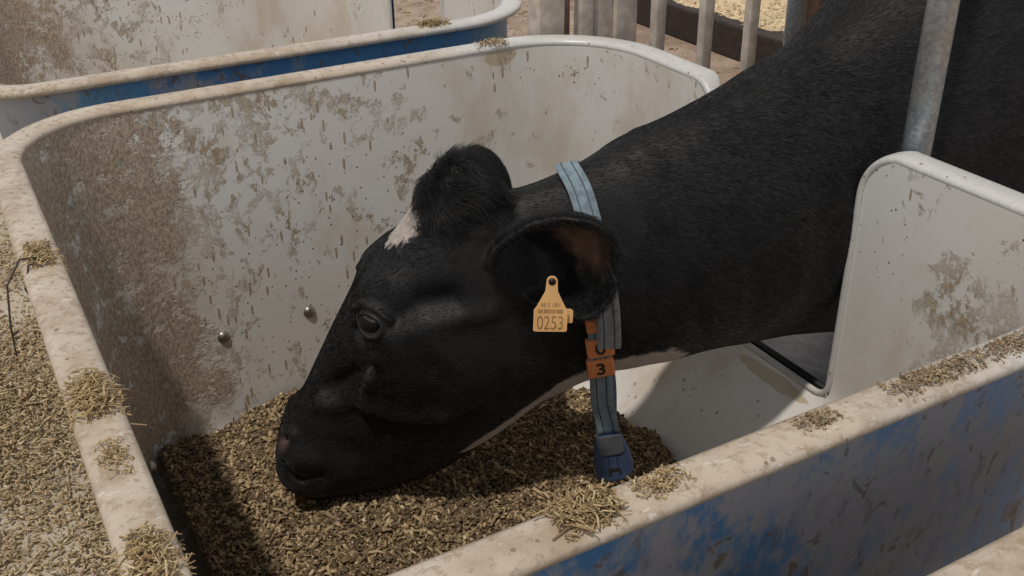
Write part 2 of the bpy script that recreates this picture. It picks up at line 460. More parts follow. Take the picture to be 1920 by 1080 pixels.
ZZ = .135+(ZZ-.135)*np.sqrt(np.clip(1-(1-e)**2, 0, 1))
# corners of the tub
def inside(x, y, z, mgn=.004):
    x0, x1, y0, y1, rf, rb = per_lims(z); x0 += mgn; x1 -= mgn; y0 += mgn; y1 -= mgn
    r = rf; ok = (x > x0) & (x < x1) & (y > y0) & (y < y1)
    for cxx, cyy, sx, sy in ( (x0+r, y1-r, -1, 1), (x1-rb, y0+rb, 1, -1), (x1-rb, y1-rb, 1, 1)):
        rad = r if sx < 0 else rb
        out = ((x-cxx)*sx > 0) & ((y-cyy)*sy > 0) & ((x-cxx)**2+(y-cyy)**2 > rad**2)
        ok &= ~out
    return ok
keep = inside(XX, YY, .2)
nx, ny = XX.shape; idx = np.arange(nx*ny).reshape(nx, ny)
fv = np.stack([XX, YY, ZZ], -1).reshape(-1, 3); ff = []
for i in range(nx-1):
    for j in range(ny-1):
        if keep[i, j] and keep[i+1, j] and keep[i, j+1] and keep[i+1, j+1]: ff.append((idx[i, j], idx[i+1, j], idx[i+1, j+1], idx[i, j+1]))
feed = mesh_obj('chopped_feed', fv, ff, MF)
bm = bmesh.new(); bm.from_mesh(feed.data); bmesh.ops.delete(bm, geom=[v for v in bm.verts if not v.link_faces], context='VERTS'); bm.to_mesh(feed.data); bm.free()
tag(feed, 'loose heap of chopped brown feed at the bottom of the bin', 'feed', None, 'stuff')
def surf_z(x, y):
    fx = np.clip((x-gx[0])/(gx[1]-gx[0]), 0, nx-1.001); fy = np.clip((y-gy[0])/(gy[1]-gy[0]), 0, ny-1.001)
    i = fx.astype(int); j = fy.astype(int); a = fx-i; b = fy-j
    return ZZ[i, j]*(1-a)*(1-b)+ZZ[i+1, j]*a*(1-b)+ZZ[i, j+1]*(1-a)*b+ZZ[i+1, j+1]*a*b
n = 95000
px = rng.uniform(.18, 1.01, n); py = rng.uniform(.61, 1.69, n)
ok = inside(px, py, .2, .012) & (px < feed_lim_x(py)+.012*rng.random(n)); px, py = px[ok], py[ok]; n = len(px)
pz = surf_z(px, py)+rng.uniform(-.002, .006, n)
dx = (surf_z(px+.006, py)-surf_z(px-.006, py))/.012; dy = (surf_z(px, py+.006)-surf_z(px, py-.006))/.012
nn = np.stack([-dx, -dy, np.ones(n)], -1); nn /= np.linalg.norm(nn, axis=1, keepdims=True)
Ln = np.exp(rng.normal(np.log(.0058), .55, n)).clip(.0025, .03)
Wn = (Ln*rng.uniform(.15, .7, n)).clip(.001, .005)
fb = bits_mesh('feed_flakes', np.stack([px, py, pz], -1), nn, Ln, Wn, rng.beta(1.1, 2.2, n), MB, feed, .55)
fb['kind'] = 'stuff'

# ------------------------------------------------------------------ floor and feed on the alley
FLOOR = -.15
bm = bmesh.new(); box(bm, -8, 14, -8, 16, FLOOR-.2, FLOOR)
fl = bm_obj('floor', bm, MCONC, None, False); fl['kind'] = 'structure'
n = 170000
ax = rng.uniform(-.75, .12, n); ay = rng.uniform(.2, 5.2, n)
dens = np.array([mnoise.fractal((x*2.2, y*2.2, 5), 1, 2, 4) for x, y in zip(ax, ay)])
band = np.exp(-((ay-2.45)/.55)**2)*.75+np.exp(-((ay-1.9)/.25)**2)*.25+.12+.3*(ay > 4)
ok = rng.random(n) < np.clip(band+dens*.5, .04, 1)
ax, ay = ax[ok], ay[ok]; n = len(ax)
thick = np.clip(band[ok]+dens[ok]*.5, 0, 1)
az = FLOOR+.002+rng.random(n)*(.004+.03*thick**2)
Ln = np.exp(rng.normal(np.log(.0085), .55, n)).clip(.003, .045); Wn = (Ln*rng.uniform(.1, .5, n)).clip(.001, .005)
MALLEY = m_bits('alley_feed', (.27, .19, .10), (.50, .385, .225), (.64, .53, .37))
af = bits_mesh('spilled_feed', np.stack([ax, ay, az], -1), np.tile([0., 0, 1], (n, 1)), Ln, Wn, rng.beta(1.5, 1.6, n), MALLEY, None, .25)
tag(af, 'golden brown chopped feed scattered over the concrete alongside the bin', 'feed', None, 'stuff')
# clumps stuck on the rims
MCRUST = m_bits('brown_chaff', (.13, .085, .05), (.36, .26, .155), (.50, .40, .27), .85)
def clump(loc, size, nb, label, long=.03, mat=None, flat=.5, axis=(0, 1, 0), hang=0):
    size = (size[0]*.78, size[1]*.78, size[2]*.85); nb = int(nb*1.5); P0 = np.empty((nb, 3)); axv = np.array(axis, float)
    g3 = rng.normal(size=(nb, 3)).clip(-1.8, 1.8)*np.array([size[0], size[1], size[2]])*.45
    lx, ly, lz = loc
    g3[:, 2] = np.abs(g3[:, 2])
    # drape over the rolled rim
    ac = g3[:, 0] if axv[1] > .5 else g3[:, 1]
    drop = .021-np.sqrt(np.clip(.021**2-np.clip(ac, -.02, .02)**2, 0, 1))
    g3[:, 2] -= drop*.9
    P0 = g3+np.array(loc)
    nn = np.tile([0., 0, 1], (nb, 1))+rng.normal(0, .4, (nb, 3)); nn /= np.linalg.norm(nn, axis=1, keepdims=True)
    nb2 = nb; Ln = np.exp(rng.normal(np.log(long*.22), .55, nb)).clip(.003, long*1.3); Wn = rng.uniform(.0006, .0018, nb)
    cr = np.array([1., 0, 0]) if axv[1] > .5 else np.array([0, 1., 0])
    o = bits_mesh('straw_clump', P0, nn, Ln, Wn, rng.beta(1.8, 1.5, nb), mat or MSTRAW, None, .25, cr*.35)
    tag(o, label, 'straw', 'clumps of chopped straw stuck on the bin rims'); return o
RX = .05
clump((RX, 1.235, .802), (.034, .05, .008), 260, 'wrapped tuft of pale straw on the left rim, nearest the far corner', .035)
clump((RX, .895, .803), (.036, .055, .013), 380, 'thick straw clump on the left rim, halfway along', .04)
clump((RX, .65, .803), (.036, .05, .010), 300, 'straw clump on the left rim, at the bottom edge of the photo', .035)
clump((RX, .79, .802), (.03, .04, .004), 100, 'thin smear of chaff on the left rim between the two lower clumps', .02)
clump((.357, .532, .803), (.042, .030, .018), 420, 'bristly golden straw tuft on the near rim below the blue pendant', .035, None, .5, (1, 0, 0))
clump((.43, .532, .803), (.04, .026, .006), 130, 'small chaff heap on the near rim just right of the bristly tuft', .02, None, .5, (1, 0, 0))
clump((.60, .532, .802), (.035, .024, .003), 130, 'flat straw smear at the middle of the near rim', .015, MCRUST, .5, (1, 0, 0))
clump((.745, .530, .803), (.09, .03, .004), 330, 'long straw smear on the near rim below the white back panel', .017, MCRUST, .5, (1, 0, 0))
clump((.86, .530, .803), (.09, .03, .003), 330, 'brown straw crust on the near rim at the right edge of the photo', .014, MCRUST, .5, (1, 0, 0))
clump((.90, 1.942, .797), (.05, .026, .02), 300, 'brown straw knot hanging on the rim of the bin behind', .03, None, .5, (1, 0, 0))
clump((.93, 1.752, .802), (.05, .03, .010), 120, 'little straw tuft above the brown blot on the far rim', .025, None, .5, (1, 0, 0))

for pts, lb in (([(.05, 1.215, .806), (.028, 1.222, .806), (.008, 1.205, .785), (.0, 1.18, .745), (-.002, 1.165, .715)], 'long thin dark stem curling off the upper straw tuft on the left rim'),
                ([(.055, 1.205, .806), (.035, 1.205, .804), (.025, 1.185, .785), (.034, 1.165, .765)], 'short thin dark stem hooked below the upper straw tuft on the left rim')):
    V, F = tube_rings([Vector(p) for p in pts], [.0012]*(len(pts)-1)+[.0006], 6)
    tag(mesh_obj('dry_stem', V, F, MKERB), lb, 'stem')

# ------------------------------------------------------------------ the cow: one continuous body
# stations from muzzle to rump: back-line point, belly-line point, half width, taper, roundness
ST = [
(0.329, 1.3765, 0.332, 0.3285, 1.3768, 0.3, 0.03, 0, 2.2),
(0.332, 1.375, 0.35, 0.334, 1.3744, 0.276, 0.055, 0, 2.4),
(0.347, 1.3681, 0.392, 0.3625, 1.3607, 0.2438, 0.066, 0.05, 2.5),
(0.3704, 1.3569, 0.4202, 0.4069, 1.3396, 0.2316, 0.07, 0.1, 2.5),
(0.3974, 1.3441, 0.4793, 0.4557, 1.3164, 0.2338, 0.069, 0.1, 2.4),
(0.4246, 1.3311, 0.5396, 0.5092, 1.2914, 0.2468, 0.073, 0.12, 2.3),
(0.4494, 1.3194, 0.5893, 0.5618, 1.2668, 0.2694, 0.093, 0.25, 2.3),
(0.471, 1.3092, 0.6304, 0.6096, 1.2447, 0.3062, 0.108, 0.28, 2.4),
(0.4971, 1.297, 0.6617, 0.6493, 1.2264, 0.3397, 0.11, 0.25, 2.4),
(0.5264, 1.2834, 0.7012, 0.6893, 1.2081, 0.3738, 0.105, 0.18, 2.3),
(0.5522, 1.2713, 0.7409, 0.7127, 1.1975, 0.3938, 0.1, 0.1, 2.2),
(0.568, 1.2639, 0.7809, 0.741, 1.1851, 0.4073, 0.093, 0.0, 2.1),
(0.6036, 1.2474, 0.8043, 0.7692, 1.1733, 0.4217, 0.088, -0.08, 2.0),
(0.644, 1.2286, 0.775, 0.7924, 1.1643, 0.431, 0.085, -0.12, 2.0),
(0.668, 1.218, 0.752, 0.8141, 1.1572, 0.441, 0.085, -0.15, 2.0),
(0.698, 1.204, 0.757, 0.8451, 1.1488, 0.4428, 0.09, -0.15, 2.0),
(0.7328, 1.1887, 0.7704, 0.8766, 1.1414, 0.4462, 0.098, -0.15, 2.0),
(0.7685, 1.1735, 0.7877, 0.9151, 1.1365, 0.4458, 0.105, -0.15, 2.0),
(0.8266, 1.1536, 0.8203, 0.9707, 1.1374, 0.4466, 0.118, -0.12, 2.0),
(0.9013, 1.1375, 0.8414, 1.0323, 1.1396, 0.4369, 0.128, -0.1, 2.0),
(0.998, 1.1383, 0.866, 1.1246, 1.1475, 0.4191, 0.138, -0.08, 2.0),
(1.06, 1.1413, 0.885, 1.2, 1.1548, 0.398, 0.147, -0.05, 2.0),
(1.115, 1.1465, 0.898, 1.285, 1.1614, 0.372, 0.155, 0.0, 2.0),
(1.18, 1.1529, 0.922, 1.375, 1.168, 0.345, 0.165, 0.0, 2.0),
(1.33, 1.165, 1.015, 1.50, 1.17, .365, .20, -.05, 2.1),
(1.49, 1.17, 1.155, 1.60, 1.17, .40, .235, -.1, 2.2),
(1.64, 1.17, 1.25, 1.70, 1.17, .42, .26, -.15, 2.3),
(1.85, 1.17, 1.245, 1.88, 1.17, .42, .30, -.15, 2.3),
(2.10, 1.17, 1.235, 2.10, 1.17, .40, .33, -.12, 2.3),
(2.40, 1.17, 1.245, 2.40, 1.17, .38, .335, -.08, 2.3),
(2.65, 1.17, 1.26, 2.65, 1.17, .43, .30, .0, 2.3),
(2.85, 1.17, 1.255, 2.83, 1.17, .52, .26, .05, 2.3),
(2.98, 1.17, 1.22, 2.95, 1.17, .62, .20, .05, 2.2),
(3.035, 1.17, 1.12, 3.02, 1.17, .75, .13, 0, 2.1),
(3.05, 1.17, 1.0, 3.05, 1.17, .86, .05, 0, 2.0)]
PLAN = np.array([1.4837, 1.4603, 1.437, 1.4137, 1.3903, 1.3667, 1.3428, 1.3191, 1.2957, 1.2723, 1.2491, 1.2261, 1.2033, 1.1813, 1.1616, 1.1476, 1.1376, 1.1367, 1.1383, 1.1406, 1.145, 1.15, 1.1548, 1.1587, 1.1625, 1.1662, 1.1693] + [1.17]*40)
PLX = .1+.05*np.arange(len(PLAN))
def plan_y(x): return np.interp(x, PLX, PLAN)
def lat_dir(x):
    t = np.array([.02, plan_y(x+.01)-plan_y(x-.01), 0]); t /= np.linalg.norm(t); return np.array([t[1], -t[0], 0]), t
def catmull(arr, f):
    out = []
    for t in np.linspace(0, len(arr)-1, (len(arr)-1)*f+1):
        b = min(int(t), len(arr)-2); u = t-b
        p0, p1, p2, p3 = arr[max(b-1, 0)], arr[b], arr[b+1], arr[min(b+2, len(arr)-1)]
        out.append(.5*((2*p1)+(-p0+p2)*u+(2*p0-5*p1+4*p2-p3)*u*u+(-p0+3*p1-3*p2+p3)*u**3))
    return np.array(out)
def spow(x, p): return np.sign(x)*np.abs(x)**p
A = catmull(np.array(ST, float), 6); M = 64
RV = []; RINFO = []
for q, r in enumerate(A):
    D, Vv, a, k, n_ = r[:3], r[3:6], r[6], r[7], r[8]
    th = np.linspace(0, 2*np.pi, M, endpoint=False)
    v = spow(np.cos(th), 2/n_); u = spow(np.sin(th), 2/n_)
    l, _t = lat_dir(D[0] if q < 110 else 1.8)
    pts = (D+Vv)/2+v[:, None]*(D-Vv)/2+(a*(1+k*v)*u)[:, None]*l
    RV.append(pts); RINFO += [(q/6, np.cos(t_), np.sin(t_)) for t_ in th]
RV = np.concatenate(RV); RINFO = np.array(RINFO); NR = len(A)
CEN = (A[:, :3]+A[:, 3:6])/2
bverts = [tuple(p) for p in RV]; bfaces = []
for i in range(NR-1):
    for k in range(M):
        l = (k+1) % M; bfaces.append((i*M+k, i*M+l, (i+1)*M+l, (i+1)*M+k))
bfaces.append(tuple(range(M-1, -1, -1))); bfaces.append(tuple((NR-1)*M+k for k in range(M)))
def add_mesh(V, F):
    o = len(bverts); bverts.extend(tuple(v) for v in V); bfaces.extend(tuple(o+i for i in f) for f in F)
def limb(pts, rad, flat=1.0, sub=5):
    a = catmull(np.array([(*p, r) for p, r in zip(pts, rad)]), sub)
    V, F = tube_rings([Vector(p[:3]) for p in a], [p[3] for p in a], 20, False, Vector((0, 1, 0)), flat); add_mesh(V, F)
for sgn in (-1, 1):
    y = 1.17+sgn*.15
    limb([(1.60, 1.17+sgn*.13, .74), (1.60, y, .58), (1.625, y, .47), (1.60, y, .30), (1.585, y, .19), (1.588, y, .10), (1.588, y, -.03), (1.575, y, -.075), (1.555, y, -.11), (1.545, y, -.149)],
         [.12, .105, .085, .056, .054, .040, .043, .045, .052, .060])
    y = 1.17+sgn*.19
    limb([(2.80, 1.17+sgn*.12, .90), (2.74, y-sgn*.01, .70), (2.70, y, .56), (2.79, y, .42), (2.885, y, .32), (2.885, y, .26), (2.865, y, .12), (2.85, y, -.02), (2.835, y, -.075), (2.815, y, -.11), (2.805, y, -.149)],
         [.15, .17, .13, .085, .058, .054, .042, .045, .046, .054, .062])
limb([(2.35, 1.17, .42), (2.50, 1.17, .36), (2.65, 1.17, .37), (2.74, 1.17, .47)], [.05, .12, .13, .07], 1.15)
limb([(3.02, 1.17, 1.18), (3.075, 1.17, 1.08), (3.085, 1.17, .8), (3.075, 1.17, .5), (3.07, 1.17, .25)], [.035, .026, .018, .025, .03])
# ears: cupped shells
def ear(B, Mi, T, N0, W0, name):
    B, Mi, T = Vector(B), Vector(Mi), Vector(T); V = []; F = []
    nt, nb = 26, 22
    s_ = (T-B).normalized(); N = (Vector(N0)-s_*Vector(N0).dot(s_)).normalized(); W = s_.cross(N).normalized()
    rim = []
    for i in range(nt+1):
        t = i/nt
        c = B*(1-t)**2+Mi*2*t*(1-t)+T*t*t
        s_ = (Mi-B).lerp(T-Mi, t).normalized(); N = (Vector(N0)-s_*Vector(N0).dot(s_)).normalized(); W = s_.cross(N).normalized()
        w_ = np.interp(t, [0, .12, .3, .5, .65, .8, .92, 1], [.030, .040, .055, .066, .066, .055, .034, .006])*W0
        al = np.interp(t, [0, .2, .5, .8, 1], [2.5, 2.0, 1.35, 1.1, .9])
        r = w_/math.sin(min(al, math.pi/2))
        off = r*math.cos(al)*.55+r*.25
        th = np.interp(t, [0, .8, 1], [.010, .007, .003])
        for sh in (0, 1):
            rr_ = r-(th if sh else 0)
            for j in range(nb+1):
                be = -al+2*al*j/nb
                V.append(c+W*(rr_*math.sin(be))-N*(rr_*math.cos(be)-off))
    n1 = 2*(nb+1)
    for i in range(nt):
        for j in range(nb):
            a, b = i*n1+j, (i+1)*n1+j
            F.append((a, b, b+1, a+1)); a += nb+1; b += nb+1; F.append((a, a+1, b+1, b))
        for j in (0, nb):
            a, b = i*n1+j, (i+1)*n1+j; f = (a, a+nb+1, b+nb+1, b); F.append(f if j == 0 else f[::-1])
    for i in (0, nt):
        for j in range(nb):
            a = i*n1+j; f = (a, a+1, a+nb+2, a+nb+1); F.append(f if i == 0 else f[::-1])
    add_mesh(V, F); return s_, N, W
EB, EM, ET = Vector((.640, 1.175, .650)), Vector((.638, 1.036, .712)), Vector((.730, 1.006, .716))
EAR_S, EAR_N, EAR_W = ear(EB, EM, ET, (-.42, -.82, -.02), 1.27, 'near')
FB, FM, FT = Vector((.655, 1.25, .685)), Vector((.675, 1.32, .735)), Vector((.725, 1.395, .728))
ear(FB, FM, FT, (-.35, .55, -.5), .78, 'far')
# skin fold (dewlap) under the throat
tmp = bpy.data.meshes.new('tmp'); tmp.from_pydata(bverts, [], bfaces); tmp.update()
bmt = bmesh.new(); bmt.from_mesh(tmp); bmesh.ops.recalc_face_normals(bmt, faces=bmt.faces[:]); bmt.to_mesh(tmp); bmt.free()
tob = bpy.data.objects.new('tmp', tmp); COL.objects.link(tob)
rm = tob.modifiers.new('r', 'REMESH'); rm.mode = 'VOXEL'; rm.voxel_size = .0042
sm = tob.modifiers.new('s', 'SMOOTH'); sm.factor = .5; sm.iterations = 7
dg = bpy.context.evaluated_depsgraph_get(); dg.update()
cme = bpy.data.meshes.new_from_object(tob.evaluated_get(dg)); cme.name = 'dairy_cow'
bpy.data.objects.remove(tob); bpy.data.meshes.remove(tmp)
# ---- sculpting: sockets, ridges, folds (points on the near side, mirrored to the far side)
def subdiv_near(me, pts, rad, cuts):
    bm = bmesh.new(); bm.from_mesh(me)
    P = [Vector(p) for p in pts]
    es = [e for e in bm.edges if any(((e.verts[0].co+e.verts[1].co)/2-p).length < rad for p in P)]
    bmesh.ops.subdivide_edges(bm, edges=es, cuts=cuts, use_grid_fill=True)
    bm.to_mesh(me); bm.free()
def mirror(p):
    p = np.array(p, float); x = p[0]
    for _ in range(4):
        l, _t = lat_dir(x); d = (plan_y(x)-p[1])/-l[1]; x = p[0]-l[0]*d
    l, _t = lat_dir(x); d = np.dot(p-np.array([x, plan_y(x), p[2]]), l); return p-2*d*l
EYE = (.4450, 1.2215, .5940); EYE_F = tuple(mirror(EYE))
NOS = (.3225, 1.3270, .3660)
subdiv_near(cme, [EYE, EYE_F], .050, 3)
subdiv_near(cme, [NOS, tuple(mirror(NOS)), (.33, 1.31, .31), (.36, 1.29, .31)], .045, 1)
nv = len(cme.vertices)
co = np.empty(nv*3); cme.vertices.foreach_get('co', co); co = co.reshape(-1, 3)
def normals():
    cme.vertices.foreach_set('co', co.reshape(-1).astype(np.float32)); cme.update()
    a = np.empty(nv*3, np.float32); cme.vertex_normals.foreach_get('vector', a); return a.reshape(-1, 3).astype(float)
def seg_d(P, poly):
    best = np.full(len(P), 9.)
    poly = np.array(poly)
    if len(poly) == 1: return np.linalg.norm(P-poly[0], axis=1)
    for a, b in zip(poly[:-1], poly[1:]):
        ab = b-a; t = np.clip(((P-a)@ab)/(ab@ab), 0, 1); best = np.minimum(best, np.linalg.norm(P-a-t[:, None]*ab, axis=1))
    return best
def shape(poly, r, h, both=True):
    global co
    for pl in ([poly, [tuple(mirror(p)) for p in poly]] if both else [poly]):
        pl = np.array(pl); lo = pl.min(0)-3*r; hi = pl.max(0)+3*r
        ids = np.where(np.all((co > lo) & (co < hi), axis=1))[0]
        d = seg_d(co[ids], pl)
        co[ids] += NRM[ids]*(h*np.exp(-(d/r)**2))[:, None]
NRM = normals()
shape([(.52, 1.17, .56), (.57, 1.155, .50)], .055, .008)                                         # cheek muscle
shape([(.476, 1.195, .606), (.50, 1.18, .628), (.545, 1.166, .632)], 0.020, -.014)                  # hollow behind the eye
shape([(.487, 1.19, .585), (.55, 1.16, .602), (.60, 1.145, .606)], .014, .006)                     # cheekbone
shape([(.462, 1.262, .635), (.470, 1.235, .655)], .028, .009)                                      # forehead over the eye
NRM = normals()
shape([(.4340, 1.2440, .575), (.4355, 1.2290, .553), (.4368, 1.2215, .522)], .012, -.017)          # hollow in front of the eye
shape([(.4410, 1.2120, .545), (.4365, 1.2260, .495), (.4350, 1.2340, .455)], .012, .009)
shape([(.4350, 1.2340, .450), (.4534, 1.2180, .4366), (.4926, 1.1897, .4332), (.535, 1.1742, .4248)], .017, .0065)
shape([(.446, 1.232, .425), (.467, 1.2132, .4132), (.5302, 1.1785, .4117), (.575, 1.158, .425)], .014, -.010)   # under the cheek crest
shape([(.392, 1.287, .466), (.411, 1.265, .482), (.424, 1.246, .503)], .016, -.011)                # beside the nose bone
shape([(.375, 1.292, .436), (.405, 1.268, .440), (.425, 1.250, .455)], .013, .005)
shape([(.380, 1.281, .372), (.41, 1.262, .352)], .022, -.004)
NRM = normals()
shape([(.333, 1.308, .386), (.3235, 1.322, .392), (.318, 1.338, .386)], .011, .007)                # nostril wing
shape([(.340, 1.300, .345), (.360, 1.287, .345)], .020, .006)                                      # upper lip
shape([(.333, 1.310, .283), (.355, 1.296, .273)], .020, .006)                                      # chin
NRM = normals()
shape([(.318, 1.340, .372), NOS, (.3275, 1.3200, .374)], .0075, -.013)                             # nostril
shape([(.3160, 1.3300, .330), (.3168, 1.3148, .3353), (.3244, 1.3073, .3150), (.338, 1.3000, .304)], .0055, -.006)
shape([(.338, 1.3000, .304), (.365, 1.2824, .3150)], .006, -.0025)   # mouth
shape([EYE], .030, .006)
shape([(.4405, 1.2560, .606), (.4480, 1.2400, .6170), (.4590, 1.2180, .6150), (.4680, 1.2020, .603)], .0075, .0085)   # upper lid and brow
shape([(.4375, 1.2440, .583), (.4455, 1.2260, .5735), (.4560, 1.2080, .578)], .0055, .0045)        # lower lid
shape([(.4385, 1.2420, .570), (.4470, 1.2230, .559), (.4590, 1.2050, .563)], .0045, -.0035)        # fold below it
NRM = normals()
def eye_frame(c, sgn):
    c = np.array(c); n = np.array([-.66, -.72, .16]) if sgn > 0 else None
    if n is None:
        q = mirror(np.array(EYE)+np.array([-.66, -.72, .16])*.05); n = q-c
    n = n/np.linalg.norm(n)
    a = np.array([.75, -.62, -.22]) if sgn > 0 else (mirror(np.array(EYE)+np.array([.75, -.62, -.22])*.03)-c)
    a = a-n*(a@n); a /= np.linalg.norm(a); return c, n, a, np.cross(n, a)
for c, sgn in ((EYE, 1), (EYE_F, -1)):
    c, n_, a, b_ = eye_frame(c, sgn)
    ids = np.where(np.linalg.norm(co-c, axis=1) < .05)[0]
    r = co[ids]-c; u = (r@a)/.0195; v = (r@b_)/.0145; rho = np.hypot(u, v)
    push = np.where(rho < 1, -.014*np.clip((1-rho)/.35, 0, 1), 0)
    lidr = .0034*np.exp(-((rho-1.12)/.18)**2)
    co[ids] += n_*(push+lidr)[:, None]
NRM = normals()
# wrinkles of loose skin on the neck
for x0, y0, z0, x1, y1, z1, h in ((.83, 1.06, .70, .90, 1.035, .52, -.004), (.93, 1.03, .72, .985, 1.01, .53, -.004), (1.05, 1.0, .80, 1.11, 1.0, .58, -.005), (1.0, 1.01, .76, 1.06, 1.0, .55, .004)):
    shape([(x0, y0, z0), ((x0+x1)/2+.01, (y0+y1)/2, (z0+z1)/2), (x1, y1, z1)], .02, h, False)
for x0, x1, zz in ((1.12, 1.28, .93), (1.16, 1.34, .97), (1.2, 1.40, 1.0), (1.24, 1.46, 1.04)):
    shape([(x0, 1.03, zz), ((x0+x1)/2+.02, .97, zz-.12), (x1, .945, zz-.26)], .014, -.007, False)
NRM = normals()
# ---- hide markings: stored per vertex
kd = KDTree(len(RV))
for i, p in enumerate(RV): kd.insert(p, i)
kd.balance()
VS = np.full(nv, 20.); VC = np.zeros(nv); VSN = np.zeros(nv); VD = np.zeros(nv)
front = np.where(co[:, 0] < 1.55)[0]
for i in front:
    q, k, d = kd.find(co[i]); VS[i], VC[i], VSN[i] = RINFO[k]; VD[i] = d
def ss(x, a, b): t = np.clip((x-a)/(b-a), 0, 1); return t*t*(3-2*t)
jit = np.zeros(nv); jit2 = np.zeros(nv)
for i in front:
    jit[i] = mnoise.noise(Vector(co[i])*60); jit2[i] = mnoise.noise(Vector(co[i])*180)
isear = (VD > .013) & ((np.linalg.norm(co-np.array(EM), axis=1) < .12) | (np.linalg.norm(co-np.array(FM), axis=1) < .13))
thr_line = [(.575, 1.200, .335), (.5983, 1.1907, .3502), (.6407, 1.1802, .3721), (.6834, 1.1701, .3986), (.7203, 1.1509, .4253), (.7592, 1.1356, .4439), (.8195, 1.1081, .4611), (.8713, 1.0828, .472), (.895, 1.073, .478)]
td = seg_d(co, thr_line)
wth = np.interp(co[:, 0], [.57, .63, .70, .80, .86, .90], [.006, .022, .032, .052, .045, .004])
white = 1-ss(td+jit*.004+jit2*.003-wth, -.003, .003)
vent = (VC < -.955) & (VS > 7.6) & (VS < 16.6); white = np.maximum(white, vent*1.)
lat = np.abs(VSN)*.105
bl = (VS > 8.3) & (VS < 10.25) & (VC > .3)
wb = np.interp(VS, [8.3, 8.8, 9.5, 10.0, 10.25], [.004, .024, .034, .030, .0])
white = np.maximum(white, np.where(bl, 1-ss(lat+jit*.010+jit2*.005-wb, -.004, .004), 0))
white[isear] = 0
skin = np.zeros(nv)
ec = np.array(EM)*.75+np.array(ET)*.25
fac = NRM@np.array(EAR_N)
dl = np.linalg.norm(co-(np.array((.672, 1.055, .715))), axis=1)
skin = np.maximum(skin, isear*ss(fac, -.1, .4)*(1-ss(dl+jit*.012, .032, .062)))
skin = np.maximum(skin, 0.2*(1-ss(np.linalg.norm(co-np.array(NOS), axis=1)+jit*.004, .010, .022)))
c_, n_, a_, b_ = eye_frame(EYE, 1)
r = co-c_; rho = np.hypot((r@a_)/.0165, (r@b_)/.0125)
skin = np.maximum(skin, .05*np.exp(-((rho-1.0)/.22)**2)*(np.abs(r@n_) < .03))
cme.polygons.foreach_set('use_smooth', [True]*len(cme.polygons))
for nm, arr in (('white', white), ('skin', skin)):
    at = cme.attributes.new(nm, 'FLOAT', 'POINT'); at.data.foreach_set('value', arr.astype(np.float32))
def m_hide(name, hair=False):
    mt, nt, b = nodes(name, .5); g = G(nt)
    blk = g.mix(g.ramp(g.noise(26, 5, .65), .35, .65), (.0055, .0055, .0064), (.0105, .0103, .0116))
    br = g.ramp(g.noise(3.5, 3), .55, .7, 0, .5)
    blk = g.mix(br, blk, (.020, .015, .012))
    c = g.mix(g.attr('skin'), blk, (.20, .105, .07))
    c = g.mix(g.attr('white'), c, (.50, .44, .40))
    g.link(c, b.inputs['Base Color']); b.inputs['Roughness'].default_value = .48 if hair else .58
    b.inputs['Specular IOR Level'].default_value = .32
    if not hair:
        b.inputs['Sheen Weight'].default_value = .06; b.inputs['Sheen Roughness'].default_value = .5
        g.bump(g.noise(260, 3, .6, g.map((1, 1, .4), (.3, .4, .2))), .3, .001, b)
    return mt
MHIDE, MHAIR = m_hide('black_hide'), m_hide('black_coat_hair', True)
cow = bpy.data.objects.new('dairy_cow', cme); COL.objects.link(cow); cme.materials.append(MHIDE)
tag(cow, 'black dairy cow with a white blaze lowering its head into the feed bin', 'cow')
# eyes
def m_eye():
    mt, nt, b = nodes('dark_brown_eye', .05); b.inputs['Base Color'].default_value = (.010, .007, .006, 1)
    b.inputs['Coat Weight'].default_value = .6; b.inputs['Coat Roughness'].default_value = .02; return mt
MEYE = m_eye()
for c, sgn in ((EYE, 1), (EYE_F, -1)):
    c, n_, a, b_ = eye_frame(c, sgn)
    bm = bmesh.new(); bmesh.ops.create_uvsphere(bm, u_segments=40, v_segments=24, radius=.0220)
    for v in bm.verts: v.co = Vector(c-n_*.0160)+v.co
    bm_obj('eye', bm, MEYE, cow)
# coat: short hair laid backwards, long curls on the poll, fringe on the ears
tri_co = co; cme.calc_loop_triangles()
nt_ = len(cme.loop_triangles); tv = np.empty(nt_*3, np.int32); cme.loop_triangles.foreach_get('vertices', tv); tv = tv.reshape(-1, 3)
a_, b_, c_ = co[tv[:, 0]], co[tv[:, 1]], co[tv[:, 2]]
area = np.linalg.norm(np.cross(b_-a_, c_-a_), axis=1)/2; cen = (a_+b_+c_)/3; tn = NRM[tv].mean(1); tn /= np.linalg.norm(tn, axis=1, keepdims=True)+1e-9
ts = VS[tv].mean(1); tear = isear[tv].any(1); tc = VC[tv].mean(1)
CAMSIDE = np.array([-.42, -.80, .43])
near_side = ss(tn@CAMSIDE, -.35, .1)*.85+.15
poll = np.array((.597, 1.243, .785)); dp = np.linalg.norm((cen-poll)*np.array([1, 1, .8]), axis=1)
wpoll = np.where(tear, 0, 1-ss(dp, .05, .105))
eyed = np.minimum(np.linalg.norm(cen-np.array(EYE), axis=1), np.linalg.norm(cen-np.array(NOS), axis=1))
dens = 150000*near_side*(cen[:, 0] < 1.5)*(cen[:, 2] > .2)*ss(eyed, .020, .032)
dens = np.where(tear, 300000*(tn@np.array(EAR_N) < .45), dens)+wpoll*110000
dens = np.where(tear & (tn@np.array(EAR_N) >= .45), 60000, dens)
expn = area*dens; nh = rng.poisson(expn); hid = np.repeat(np.arange(nt_), nh); N_ = len(hid)
u1 = rng.random(N_); u2 = rng.random(N_); fl_ = u1+u2 > 1; u1[fl_] = 1-u1[fl_]; u2[fl_] = 1-u2[fl_]
